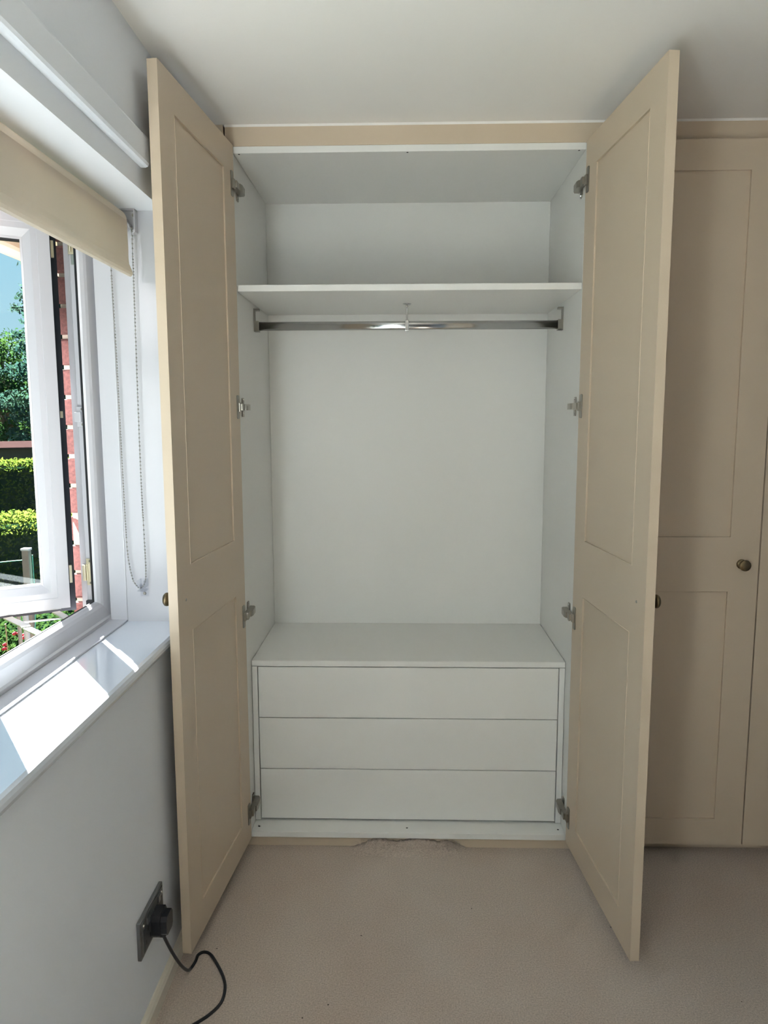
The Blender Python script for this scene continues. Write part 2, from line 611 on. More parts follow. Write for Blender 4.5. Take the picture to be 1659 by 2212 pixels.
# keeps and hinge parts on the hinge jamb (rebate face near y = CJ-.025)
RY = CJ - 0.0275
b = BM()
box(b, -0.803, -0.781, RY - .004, RY, 1.700, 1.76, .0015)
box(b, -0.797, -0.794, RY - .011, RY - .003, 1.705, 1.76, .001)
k = link('hinge_keep', b, 'brass', win)
b = BM()
box(b, -0.797, -0.781, RY - .004, RY, 1.676, 1.699, .001)
box(b, -0.790, -0.786, RY - .0055, RY - .004, 1.683, 1.689, .001)
link('hinge_keep', b, 'steel', win)
b = BM()
box(b, -0.803, -0.782, RY - .005, RY, 1.296, 1.345, .002)
box(b, -0.806, -0.790, RY - .012, RY - .004, 1.308, 1.332, .002)
mk = link('hinge_keep', b, 'upvc', win)
for zz in (1.302, 1.339):
    b = BM()
    lathe(b, [(0, .0015), (.0028, .0015), (.0032, 0)], zdir((-0.789, RY - .005, zz), (0, -1, 0)), 12)
    link('screw', b, 'nickel', mk)
b = BM()
box(b, -0.800, -0.783, RY - .004, RY, 0.905, 0.972, .0015)
box(b, -0.806, -0.799, RY - .013, RY - .002, 0.918, 0.958, .001)
box(b, -0.797, -0.795, RY - .011, RY - .003, 0.918, 0.958, .0005)
bk = link('hinge_keep', b, 'brass', win)
for zz in (0.911, 0.966):
    b = BM()
    lathe(b, [(0, .0015), (.0028, .0015), (.0033, 0)], zdir((-0.790, RY - .004, zz), (0, -1, 0)), 12)
    link('screw', b, 'nickel', bk)
b = BM()
box(b, -0.802, -0.784, RY - .012, RY, 0.852, 0.868, .002)
link('end_stop', b, 'black', win)
for zz in (1.322, 0.926):
    b = BM()
    lathe(b, [(0, .002), (.0022, .002), (.0032, .001), (.0036, 0)], zdir((-0.7745, CJ - .0535, zz), (0, -1, 0)), 14)
    link('frame_screw', b, 'bronze', win)

# opening casement: hinge corner, 59 degrees open
AX, AY = -0.828, -0.379
th = math.radians(59.1)
U = Vector((-math.sin(th), -math.cos(th), 0))     # hinge -> free edge
O = Vector((-math.cos(th), math.sin(th), 0))      # room -> outside
A0 = Vector((AX, AY, 0))
SZ0, SZ1, SW = 0.858, 1.784, 0.45
sf = lambda u, d, z: A0 + U * u + O * d + Vector((0, 0, z))
SP = [(0, 0), (.026, 0), (.0275, .0015), (.040, .002), (.0425, .004), (.056, .016), (.0575, .022), (.0575, .052), (.050, .056), (-.0175, .060), (-.0175, .046), (0, .044)]
b = BM()
picture_frame(b, SP, 0, SW, SZ0, SZ1, sf)
sash = link('sash', b, 'upvc', win)
b = BM()
picture_frame(b, [(-.0178, .0445), (-.001, .0425), (-.001, .018), (-.0035, .0175), (-.0035, .041), (-.0178, .0425)], 0, SW, SZ0, SZ1, sf)
link('gasket', b, 'gasket_shade', sash)
b = BM()
picture_frame(b, [(.0565, .0175), (.0610, .0185), (.0610, .0225), (.0565, .0225)], 0, SW, SZ0, SZ1, sf)
link('glazing_gasket', b, 'upvc', sash)
b = BM()
for q0, q1 in ((.0565, .070),):
    p = [sf(u, d, 0) for u, d in ((.058, .0225), (SW - .058, .0225), (SW - .058, .031), (.058, .031))]
    prism(b, [(v.x, v.y) for v in p], 'z', SZ1 - .066, SZ1 - .0575)
link('head_shade_strip', b, 'rubber', sash)  # black strip standing in for the shadow gap above the glass
b = BM()
vs = [b.verts.new(sf(u, d, z)) for d in (.024, .028) for u, z in ((.055, SZ0 + .055), (SW - .055, SZ0 + .055), (SW - .055, SZ1 - .055), (.055, SZ1 - .055))]
for q in ((0, 1, 2, 3), (7, 6, 5, 4), (0, 4, 5, 1), (1, 5, 6, 2), (2, 6, 7, 3), (3, 7, 4, 0)):
    b.faces.new([vs[i] for i in q])
link('glass_pane', b, 'glass', sash)
for z0, z1 in ((1.690, 1.728), (1.318, 1.334), (0.915, 0.958)):
    b = BM()
    p = [sf(u, d, 0) for u, d in ((-.0036, .020), (-.010, .020), (-.010, .030), (-.0036, .030))]
    prism(b, [(v.x, v.y) for v in p], 'z', z0, z1)
    link('hinge_bracket', b, 'brass', sash)
b = BM()
lathe(b, [(0, .012), (.008, .011), (.011, .006), (.011, 0)], zdir(sf(.145, 0, 1.768), -O), 18)
link('vent_catch', b, 'upvc', sash)


# friction stay at the bottom
def bar(bm, p, q, wd, tk):
    p, q = Vector(p), Vector(q)
    t = (q - p).normalized()
    s = Vector((-t.y, t.x, 0)).normalized() * wd / 2
    z = Vector((0, 0, tk))
    vs = [bm.verts.new(c) for c in (p - s, p + s, q + s, q - s, p - s + z, p + s + z, q + s + z, q - s + z)]
    for f in ((3, 2, 1, 0), (4, 5, 6, 7), (0, 1, 5, 4), (1, 2, 6, 5), (2, 3, 7, 6), (3, 0, 4, 7)):
        bm.faces.new([vs[i] for i in f])


stay = BM()
bar(stay, (-.795, -.375, .8405), (-.795, -.72, .8405), .017, .003)
stay = link('friction_stay', stay, 'steel', win)
for p, q, wd in (((-.7865, -.590, .846), (-.866, -.522, .846), .017), ((-.866, -.522, .8495), (-.945, -.452, .8495), .020),
                 ((-.79, -.46, .846), (-.856, -.398, .8495), .018), ((-.80, -.42, .8435), (-.91, -.470, .8435), .007)):
    b = BM()
    bar(b, p, q, wd, .003)
    link('stay_arm', b, 'steel', stay)
b = BM()
pa, pb = sf(.02, .022, .8535), sf(.24, .022, .8535)
bar(b, pa, pb, .018, .004)
link('stay_arm', b, 'steel', stay)

# recess trims and sill
b = BM()
box(b, -0.7455, -0.7035, JAMB_Y - .0045, JAMB_Y + .001, SILL_Z, SOFFIT_Z, .0015)
link('jamb_trim', b, 'upvc', win)
b = BM()
box(b, -0.7035, WX - .0005, JAMB_Y - .0015, JAMB_Y, SILL_Z, SOFFIT_Z)
link('jamb_lining', b, 'upvc', win)
b = BM()
box(b, -0.7455, -0.7035, FAR_Y, JAMB_Y - .0045, SILL_Z, SILL_Z + .005, .0015)
link('sill_trim', b, 'upvc', win)
b = BM()
nose = [(-0.7455, SB), (-0.560, SB), (-0.5545, .7875), (-0.552, .795), (-0.552, .802), (-0.5545, .8085), (-0.560, SILL_Z), (-0.7455, SILL_Z)]
prism(b, nose, 'y', FAR_Y, JAMB_Y)
box(b, -0.572 + .0005, -0.553, JAMB_Y, JAMB_Y + .05, SB + .001, SILL_Z - .001, .006)
box(b, -0.572 + .0005, -0.553, FAR_Y - .05, FAR_Y, SB + .001, SILL_Z - .001, .006)
struct(link('trim_2', b, 'sill'), 'glossy white windowsill board with a rounded front edge', 'windowsill')

# ================================================================== ROLLER BLIND
blind = thing('roller_blind', 'cream roller blind mostly wound up at the top of the window recess', 'blind', (-0.668, -0.36, 1.765))
BY1, BY0 = -0.385, -2.56
b = BM()
c = Vector((-0.670, 1.764))
R = 0.026
n = 30
ring = []
for k in range(n):
    a = 2 * math.pi * k / n
    ring.append((c.x + R * math.cos(a), c.y + R * math.sin(a)))
prism(b, ring, 'y', BY0, BY1)
o = link('wound_roll', b, 'fabric', blind, smooth=False)
for p in o.data.polygons:
    p.use_smooth = len(p.vertices) == 4
b = BM()
xf = c.x + R
HZ = 1.640
outl = [(xf, c.y), (xf + .0005, 1.700), (xf, 1.680), (xf + .001, 1.668), (xf + .006, 1.656), (xf + .0085, 1.648), (xf + .007, 1.642), (xf + .003, 1.6395),
        (xf - .002, 1.641), (xf - .005, 1.648), (xf - .004, 1.658), (xf - .0015, 1.670), (xf - .001, 1.690), (xf - .001, c.y)]
prism(b, outl, 'y', BY0, BY1)
link('fabric_drop', b, 'fabric', blind)
b = BM()
prism(b, [(-.682, 1.797), (-.640, 1.797), (-.638, 1.794), (-.638, 1.752), (-.641, 1.745), (-.645, 1.743), (-.648, 1.752), (-.653, 1.767), (-.662, 1.779), (-.672, 1.785), (-.682, 1.787)], 'y', JAMB_Y - .006, JAMB_Y - .0016)
br = link('bracket', b, 'upvc', blind)
b = BM()
prism(b, [(-.6385, 1.797), (-.636, 1.797), (-.636, 1.746), (-.640, 1.742), (-.6385, 1.752)], 'y', JAMB_Y - .022, JAMB_Y)
prism(b, [(-.682, 1.7975), (-.636, 1.7975), (-.636, 1.795), (-.682, 1.795)], 'y', JAMB_Y - .022, JAMB_Y)
link('bracket_rim', b, 'upvc', br)
b = BM()
arc = []
for k in range(9):
    a = math.radians(15 + 70 * k / 8)
    arc.append((-.682 + .0375 * math.cos(a), 1.745 + .0375 * math.sin(a)))
arc += [(-.682 + .034 * math.cos(math.radians(15 + 70 * k / 8)), 1.745 + .034 * math.sin(math.radians(15 + 70 * k / 8))) for k in range(8, -1, -1)]
prism(b, arc, 'y', JAMB_Y - .030, JAMB_Y)
link('chain_guard', b, 'upvc', br)
b = BM()
lathe(b, [(0, .0015), (.0035, .0015), (.004, 0)], zdir((-.644, JAMB_Y - .006, 1.787), (0, -1, 0)), 14)
link('screw', b, 'nickel', br)
b = BM()
lathe(b, [(0, .03), (.018, .03), (.018, 0), (0, 0)], zdir((c.x, JAMB_Y - .006, c.y), (0, -1, 0)), 24)
link('drive_wheel', b, 'upvc', blind)
# bead chain
cy = -0.352
ctrl = [(-.6455, 1.757), (-.6455, 1.742), (-.6468, 1.59), (-.6488, 1.376), (-.6498, 1.153), (-.648, 1.005), (-.6482, .936), (-.6525, .9126), (-.6635, .9005),
        (-.675, .910), (-.683, .930), (-.6914, .994), (-.6941, 1.153), (-.695, 1.32), (-.696, 1.484), (-.6985, 1.66), (-.6985, 1.757)]
path = catmull([(x, cy, z) for x, z in ctrl], 24)
beads, acc, last = [path[0]], 0.0, path[0]
for p in path[1:]:
    acc += (p - last).length
    last = p
    if acc >= 0.0062:
        beads.append(p)
        acc = 0.0
sph = bmesh.new()
bmesh.ops.create_uvsphere(sph, u_segments=8, v_segments=6, radius=0.00225)
sv = [v.co.copy() for v in sph.verts]
sph.verts.index_update()
sfc = [[v.index for v in f.verts] for f in sph.faces]
sph.free()
V, Fc = [], []
for p in beads:
    o_ = len(V)
    V += [tuple(p + q) for q in sv]
    Fc += [[i + o_ for i in f] for f in sfc]
me = bpy.data.meshes.new('bead_chain')
me.from_pydata(V, [], Fc)
me.materials.append(M['bead'])
for p in me.polygons:
    p.use_smooth = True
bc = bpy.data.objects.new('bead_chain', me)
COL.objects.link(bc)
attach(bc, blind)
bc['kind'] = 'stuff'
b = BM()
tube(b, [(p.x, p.y, p.z) for p in path[::4]], 0.0006, 5)
link('chain_cord', b, 'bead', bc)
b = BM()
box(b, -.668, -.648, JAMB_Y - .004, JAMB_Y, .877, .922, .0015)
box(b, -.668, -.6645, JAMB_Y - .026, JAMB_Y - .003, .903, .921, .001)
box(b, -.6515, -.648, JAMB_Y - .026, JAMB_Y - .003, .903, .921, .001)
box(b, -.668, -.648, JAMB_Y - .026, JAMB_Y - .003, .8935, .8965, .001)
ch = link('chain_clip', b, 'clear', blind)
b = BM()
lathe(b, [(0, .0015), (.0035, .0015), (.004, 0)], zdir((-.658, JAMB_Y - .004, .884), (0, -1, 0)), 14)
link('screw', b, 'nickel', ch)

# ================================================================== WARDROBES
W = 0.482
T = 0.018
ZB, ZT, ZS, ZD = 0.052, 2.0365, 1.687, 0.576
DEP = 0.488
YD = 0.064
DZ0, DZ1 = 0.041, 2.052
DW, DT = 0.497, 0.022
PX0, PX1 = 0.083, 0.414
PANELS = ((0.124, 0.818), (0.977, 1.972))


def door_frame(bm, mtx, cols=(PX0, PX1), rows=PANELS):
    """one shaker slab with panel wells routed through both faces; local x = width, y = 0 (inner) .. -DT (outer)"""
    xs = [0, cols[0], cols[1], DW]
    zs = [DZ0, rows[0][0], rows[0][1], rows[1][0], rows[1][1], DZ1]
    def quad(*c):
        bm.faces.new([bm.verts.new(mtx @ Vector(p)) for p in c])
    for y in (0, -DT):
        for i in range(3):
            for j in range(5):
                if i == 1 and j in (1, 3):
                    continue
                quad((xs[i], y, zs[j]), (xs[i + 1], y, zs[j]), (xs[i + 1], y, zs[j + 1]), (xs[i], y, zs[j + 1]))
    for (z0, z1) in rows:
        a, c = cols
        quad((a, 0, z0), (a, -DT, z0), (a, -DT, z1), (a, 0, z1))
        quad((c, 0, z0), (c, -DT, z0), (c, -DT, z1), (c, 0, z1))
        quad((a, 0, z0), (c, 0, z0), (c, -DT, z0), (a, -DT, z0))
        quad((a, 0, z1), (c, 0, z1), (c, -DT, z1), (a, -DT, z1))
    quad((0, 0, DZ0), (0, -DT, DZ0), (0, -DT, DZ1), (0, 0, DZ1))
    quad((DW, 0, DZ0), (DW, -DT, DZ0), (DW, -DT, DZ1), (DW, 0, DZ1))
    quad((0, 0, DZ0), (DW, 0, DZ0), (DW, -DT, DZ0), (0, -DT, DZ0))
    quad((0, 0, DZ1), (DW, 0, DZ1), (DW, -DT, DZ1), (0, -DT, DZ1))
    bmesh.ops.remove_doubles(bm, verts=bm.verts, dist=1e-5)
    eds = [e for e in bm.edges if len(e.link_faces) == 2 and e.calc_face_angle(0) > 1.0]
    bmesh.ops.bevel(bm, geom=eds, offset=0.0012, segments=2, profile=0.6, affect='EDGES')


KNOB = [(0, .031), (.010, .031), (.0125, .0302), (.0130, .0285), (.0142, .0285), (.0155, .0270), (.0160, .0240), (.0150, .0205), (.010, .0175), (.0075, .014), (.0070, .006), (.010, .003), (.0135, .0022), (.0142, 0)]


def shaker_door(parent, hinge, d, outer, label=None, screw=True, knob=True):
    """d: unit plan vector hinge->tip, outer: unit plan vector towards the outer face"""
    h = Vector((hinge[0], hinge[1], 0))
    d = Vector((d[0], d[1], 0)).normalized()
    ou = Vector((outer[0], outer[1], 0)).normalized()
    mtx = Matrix.Identity(4)
    for i in range(3):
        mtx[i][0], mtx[i][1], mtx[i][2], mtx[i][3] = d[i], -ou[i], (0, 0, 1)[i], h[i]
    b = BM()
    door_frame(b, mtx)
    door = link('door', b, 'beige', parent)
    if label:
        door['label'] = label
    for z0, z1 in PANELS:
        b = BM()
        box(b, PX0 - .001, PX1 + .001, -DT + .006, -.0042, z0 - .001, z1 + .001, 0, 1, mtx)
        link('panel', b, 'beige', door)
    if knob:
        b = BM()
        kp = h + d * 0.449 + ou * (DT - .0002) + Vector((0, 0, 0.899))
        lathe(b, KNOB, zdir(kp, ou), 32)
        link('knob', b, 'bronze', door, smooth=True)['label'] = 'round antique bronze knob'
    if screw:
        b = BM()
        kp = h + d * 0.449 - ou * 0.0 + Vector((0, 0, 0.899))
        lathe(b, [(0, .0012), (.003, .0012), (.0036, 0)], zdir(kp, -ou), 14)
        link('screw', b, 'nickel', door)
    return door, mtx


def hinge(s, zc, mtx, door):
    """concealed hinge: flange on the door; arm and mounting plate on the side panel (s = -1 left, 1 right)"""
    b = BM()
    pl = [(.010, -.030), (.014, -.033), (.026, -.033), (.030, -.030), (.030, .030), (.026, .033), (.014, .033), (.010, .030)]
    prism(b, [(x, zc + z) for x, z in pl], 'y', 0, .0022, mtx)
    box(b, .008, .024, .001, .0075, zc - .013, zc + .013, .002, 2, mtx)      # cup lip
    link('hinge_flange', b, 'nickel', door)
    xw = s * W
    X = lambda d: xw - s * d
    b = BM()
    box(b, min(X(.0045), X(.0165)), max(X(.0045), X(.0165)), -.032, .004, zc - .0095, zc + .0095, .0025)
    pts = [(X(.003), -.004), (X(.0195), -.004), (X(.0225), .010), (X(.0215), .046), (X(.016), .058), (X(.003), .060)]
    prism(b, pts, 'z', zc - .0085, zc + .0085)
    link('hinge_arm', b, 'nickel', door)
    b = BM()
    cp = [(.028, -.027), (.044, -.027), (.046, -.022), (.046, .022), (.044, .027), (.028, .027), (.026, .022), (.026, -.022)]
    prism(b, [(y, zc + z) for y, z in cp], 'x', X(0), X(.0035))
    link('hinge_plate', b, 'nickel', door)
    for zz in (-.022, .022):
        b = BM()
        lathe(b, [(0, .0012), (.0026, .0012), (.003, 0)], zdir((X(.0035), .036, zc + zz), (-s, 0, 0)), 10)
        link('screw', b, 'chrome', door)


ward = thing('wardrobe', 'open double wardrobe with white interior, hanging rail and three drawers', 'wardrobe', (0, 0.24, 0))
g = 0.0006
for s in (-1, 1):
    b = BM()
    box(b, s * W, s * (W + T), 0, DEP + .012, ZB - T, ZT + T, .0008, 1)
    link('side_panel', b, 'carcass', ward)
b = BM()
box(b, -W + g, W - g, 0, DEP + .012, ZT, ZT + T, .0008, 1)
tp = link('top_panel', b, 'carcass', ward)
for x in (-.4665, -.003, .464):
    b = BM()
    lathe(b, [(0, .0004), (.0028, .0004), (.0031, 0)], zdir((x, .0075, ZT), (0, 0, -1)), 12)
    link('screw_hole', b, 'hole', tp)
b = BM()
box(b, -W + g, W - g, 0, DEP + .012, ZB - T, ZB, .0008, 1)
bp = link('bottom_panel', b, 'carcass', ward)
for x in (-.4625, -.0015, .465):
    b = BM()
    lathe(b, [(0, .0004), (.0028, .0004), (.0031, 0)], zdir((x, .029, ZB), (0, 0, 1)), 12)
    link('screw_hole', b, 'hole', bp)
b = BM()
box(b, -W + g, W - g, DEP, DEP + .010, ZB, ZT)
link('back_panel', b, 'carcass', ward)
b = BM()
box(b, -W + g, W - g, .003, DEP - .001, ZS - T, ZS, .0008, 1)
link('shelf', b, 'carcass', ward)['label'] = 'white hat shelf above the hanging rail'
# drawer chest
b = BM()
box(b, -W + .0016, W - .0016, YD, DEP - .001, ZD - T, ZD, .0008, 1)
link('drawer_top', b, 'carcass', ward)['label'] = 'white top board over the drawers'
for s in (-1, 1):
    b = BM()
    box(b, s * .4638, s * (W - .0016), YD, DEP - .02, ZB + .0012, ZD - T - .001, .0008, 1)
    link('drawer_side', b, 'carcass', ward)
DRAW = ((.0595, .2235), (.2262, .3905), (.3932, .5550))
for i, (z0, z1) in enumerate(DRAW):
    b = BM()
    box(b, -.4612, .4612, YD + .001, YD + .019, z0, z1, .001, 2)
    dr = link('drawer', b, 'carcass', ward)
    b = BM()
    box(b, -.445, .445, YD + .019, DEP - .03, z0 + .012, z0 + .10)
    link('drawer_box', b, 'carcass', dr)
# hanging rail
RYc, RZ0, RZ1 = 0.245, 1.589, 1.616
b = BM()
oval = []
for k in range(20):
    a = 2 * math.pi * k / 20
    oval.append((RYc + .0075 * math.cos(a), (RZ0 + RZ1) / 2 + (.006 if math.sin(a) > 0 else -.006) + .0075 * math.sin(a)))
prism(b, oval, 'x', -W + .004, W - .004)
rail = link('hanging_rail', b, 'chrome', ward)
for p in rail.data.polygons:
    p.use_smooth = len(p.vertices) == 4
rail['label'] = 'oval chrome hanging rail'
for s in (-1, 1):
    b = BM()
    X = lambda d: s * (W - d)
    box(b, *sorted((X(0), X(.003))), RYc - .011, RYc + .011, RZ0 - .004, RZ1 + .040, .001)
    box(b, *sorted((X(.003), X(.016))), RYc - .011, RYc + .011, RZ0 - .004, RZ0 + .001, .001)
    box(b, *sorted((X(.003), X(.016))), RYc - .011, RYc - .008, RZ0 - .004, RZ1 + .002, .001)
    box(b, *sorted((X(.003), X(.016))), RYc + .008, RYc + .011, RZ0 - .004, RZ1 + .002, .001)
    box(b, *sorted((X(.003), X(.017))), RYc - .008, RYc + .008, RZ1 + .033, RZ1 + .040, .002)
    link('rail_bracket', b, 'nickel', rail)
b = BM()
lathe(b, [(0, 0), (.0135, 0), (.0135, -.0015), (.011, -.004), (.0045, -.006), (.0030, -.010), (.0026, -.046), (.0030, -.052), (0, -.052)], Matrix.Translation((-.0023, RYc, ZS - T)), 20)
box(b, -.0023 - .006, -.0023 + .006, RYc - .0095, RYc + .0095, RZ0 - .004, RZ1 + .003, .002)
link('rail_support', b, 'chrome', rail)
# doors
Lh, Lt = Vector((-.4776, -.0161)), Vector((-.5212, -.5111))
Rh, Rt = Vector((.4784, -.0175)), Vector((.5220, -.5127))
dl, drr = (Lt - Lh).normalized(), (Rt - Rh).normalized()
ol, orr = Vector((dl.y, -dl.x)), Vector((-drr.y, drr.x))
doorL, mL = shaker_door(ward, Lh, dl, ol, 'beige panelled left door standing open by the window')
doorR, mR = shaker_door(ward, Rh, drr, orr, 'beige panelled right door standing open')
for zc in (1.9475, 1.347, 0.742, 0.129):
    hinge(-1, zc, mL, doorL)
    hinge(1, zc, mR, doorR)
# plinth under it
b = BM()
box(b, -W - T, W + T, .012, .03, 0, ZB - T, .0008, 1)
link('plinth', b, 'beige', ward)

# closed wardrobe on the right
w2 = thing('wardrobe', 'closed beige panelled wardrobe right of the open one', 'wardrobe', (1.0025, 0.24, 0))
b = BM()
x0, x1 = W + T + .002, W + T + 1.002
box(b, x0, x0 + T, .001, DEP + .012, ZB - T, ZT + T)
box(b, x1 - T, x1, .001, DEP + .012, ZB - T, ZT + T)
box(b, x0 + T, x1 - T, .001, DEP + .012, ZT, ZT + T)
box(b, x0 + T, x1 - T, .001, DEP + .012, ZB - T, ZB)
box(b, x0 + T, x1 - T, DEP, DEP + .01, ZB, ZT)
link('carcass', b, 'carcass', w2)
shaker_door(w2, (.5035, -.002), (1, 0), (0, -1), 'beige panelled door with bronze knob near its right edge', screw=False)
shaker_door(w2, (1.5015, -.002), (-1, 0), (0, -1), 'beige panelled door at the right edge', screw=False)
b = BM()
box(b, x0, x1, .028, .046, 0, ZB - T, .0008, 1)
link('plinth', b, 'beige', w2)
b = BM()
box(b, 1.5065, RX - .0005, -.004, .014, 0.0, CEIL, .0008, 1)
struct(link('trim_5', b, 'beige'), 'narrow beige scribe strip beside the closed wardrobe', 'scribe strip')

# fascia to the ceiling and scribe by the wall
b = BM()
box(b, -.5030, 1.502, 0.0005, .019, ZT + T + .0005, CEIL - .003, .0008, 1)
fas = struct(link('trim_3', b, 'beige'), 'long beige fascia board between the wardrobe tops and the ceiling', 'fascia')
b = BM()
prism(b, [(-.004, CEIL), (.001, CEIL - .0055), (.001, CEIL)], 'x', -.5030, 1.502)
link('caulk_bead', b, 'ceiling', fas)
b = BM()
box(b, WX + .0005, -.5075, -.004, .014, 0.0, CEIL, .0008, 1)
struct(link('trim_4', b, 'beige'), 'narrow beige scribe strip between the left wall and the open wardrobe', 'scribe strip')

# ================================================================== TABLE added out of view, its sunlit top bounces light indoors
dk = thing('bounce_desk', 'white table added out of view to bounce sun into the room', 'bounce_desk', (-.33, -2.55, 0))
b = BM()
box(b, -.568, -.10, -2.95, -1.98, .735, .765, .002)
link('bounce_desk_top', b, 'carcass', dk)
for x in (-.54, -.128):
    for y in (-2.92, -2.01):
        b = BM()
        box(b, x - .022, x + .022, y - .022, y + .022, 0, .735, .002)
        link('leg', b, 'carcass', dk)
b = BM()
box(b, -.518, -.15, -2.93, -2.912, .64, .735)
link('apron', b, 'carcass', dk)
b = BM()
box(b, -.518, -.15, -2.02, -2.002, .64, .735)
link('apron', b, 'carcass', dk)

# ================================================================== SOCKET, PLUG
sk = thing('wall_socket', 'dull steel double socket plate low on the wall under the window', 'socket', (WX, -.642, .182))
X0 = WX
b = BM()
box(b, X0, X0 + .0085, -.7155, -.5695, .182, .268, .003, 3)
pl = link('plate', b, 'socket', sk)
b = BM()
box(b, X0 + .0075, X0 + .0105, -.709, -.576, .188, .262, .001, 2)
link('face_plate', b, 'socket', sk)
for yc in (-.678, -.607):
    b = BM()
    box(b, X0 + .0095, X0 + .0112, yc - .026, yc + .026, .192, .244, .001)
    ins = link('socket_insert', b, 'socket_dark', sk)
for yc in (-.678, -.607):
    b = BM()
    box(b, X0 + .010, X0 + .0145, yc - .006, yc + .006, .244, .259, .0015)
    link('rocker_switch', b, 'socket', sk)
for yc in (-.700, -.585):
    b = BM()
    lathe(b, [(0, .002), (.003, .0018), (.0036, 0)], zdir((X0 + .0104, yc, .252), (1, 0, 0)), 14)
    link('screw', b, 'chrome', sk)
for k in range(3):
    b = BM()
    yy, zz = ((-.678, .232), (-.690, .208), (-.666, .208))[k]
    box(b, X0 + .0108, X0 + .0116, yy - .002, yy + .002, zz - .005, zz + .005)
    link('pin_slot', b, 'hole', sk)
pg = thing('power_plug', 'black mains plug with its cord trailing over the carpet', 'plug', (X0 + .03, -.632, .20))
b = BM()
prism(b, [(-.660, .200), (-.654, .192), (-.616, .192), (-.610, .200), (-.610, .232), (-.616, .243), (-.654, .243), (-.660, .232)], 'x', X0 + .0113, X0 + .030)
prism(b, [(-.656, .202), (-.650, .195), (-.620, .195), (-.614, .202), (-.614, .229), (-.620, .238), (-.650, .238), (-.656, .229)], 'x', X0 + .030, X0 + .044)
box(b, X0 + .020, X0 + .036, -.643, -.627, .182, .197, .004, 2)
link('plug_body', b, 'black', pg)
cord = [(-.545, -.635, .188), (-.541, -.628, .165), (-.534, -.605, .115), (-.528, -.572, .060), (-.5255, -.538, .020), (-.5245, -.517, .0055), (-.5215, -.505, .0045), (-.519, -.488, .0042),
        (-.5185, -.468, .0042), (-.507, -.458, .0042), (-.488, -.466, .0042), (-.462, -.501, .0042), (-.4396, -.5376, .0042), (-.4267, -.573, .0042), (-.4253, -.614, .0042),
        (-.441, -.647, .0042), (-.465, -.673, .0042), (-.50, -.705, .0042), (-.53, -.75, .0042), (-.54, -.83, .0042), (-.53, -.95, .0042), (-.545, -1.2, .0042)]
b = BM()
tube(b, catmull(cord, 8), .0036, 12)
link('cord', b, 'black', pg, smooth=True)

# ================================================================== FRAYED CARPET EDGE BY THE PLINTH
rf = random.Random(11)
b = BM()
NX, NP = 70, 7
grid = []
for i in range(NX + 1):
    x = -.17 + .35 * i / NX
    e = min(1, max(0, (x + .17) / .07)) * min(1, max(0, (.18 - x) / .06))
    hh = (.026 + .005 * math.sin(x * 46) + rf.uniform(-.003, .003)) * e + .001
    row_ = []
    for j in range(NP):
        a = j / (NP - 1)
        row_.append(b.verts.new((x, -.045 + .056 * a, max(.0004, hh * (a ** 1.4) + rf.uniform(-.0012, .0012)))))
    grid.append(row_)
for i in range(NX):
    for j in range(NP - 1):
        b.faces.new((grid[i][j], grid[i + 1][j], grid[i + 1][j + 1], grid[i][j + 1]))
for i in range(NX):
    v = [b.verts.new((grid[i][NP - 1].co.x, .0115, 0)), b.verts.new((grid[i + 1][NP - 1].co.x, .0115, 0))]
    b.faces.new((grid[i][NP - 1], grid[i + 1][NP - 1], v[1], v[0]))
fray = link('carpet_edge', b, 'carpet', floor, smooth=True)
tag(fray, 'frayed beige carpet edge riding up against the wardrobe plinth')
b = BM()
for i in range(230):
    x = rf.uniform(-.15, .16)
    if i < 60:
        x = rf.gauss(.137, .012)
    p = Vector((x, rf.uniform(-.03, .008), rf.uniform(.012, .026)))
    q = p + Vector((rf.uniform(-.012, .012), rf.uniform(-.014, .002), rf.uniform(-.004, .010)))
    tube(b, [p, (p + q) / 2 + Vector((rf.uniform(-.004, .004), 0, .003)), q], .0006, 3)
link('loose_fibres', b, 'carpet', fray)['kind'] = 'stuff'

# ================================================================== OUTSIDE
GZ = -2.75
b = BM()
box(b, -60, -0.87, -20, 70, GZ - .1, GZ)
struct(link('garden_ground', b, 'lawn'), 'garden lawn below the window', 'lawn')
# eave
b = BM()
box(b, -1.10, -.869, -0.25, 3, 1.835, 1.845)
eave = struct(link('roof_eave', b, 'soffit'), 'cream roof soffit and pink gutter seen outside through the top of the casement', 'eave')
b = BM()
box(b, -1.125, -1.10, -0.25, 3, 1.795, 1.95)
link('fascia_board', b, 'gutter', eave)
b = BM()
tube(b, [(-1.16, -0.25, 1.825), (-1.16, 3, 1.825)], .038, 14)
link('gutter', b, 'gutter', eave, smooth=True)
b = BM()
vsr = [b.verts.new(p) for p in ((-1.19, -0.25, 1.90), (-1.19, 3, 1.90), (-.8, 3, 2.42), (-.8, -0.25, 2.42))]
b.faces.new(vsr)
vsr = [b.verts.new(p) for p in ((-1.19, -0.25, 1.885), (-1.19, 3, 1.885), (-.8, 3, 2.40), (-.8, -0.25, 2.40))]
b.faces.new(vsr)
link('roof_tiles', b, 'redroof', eave)


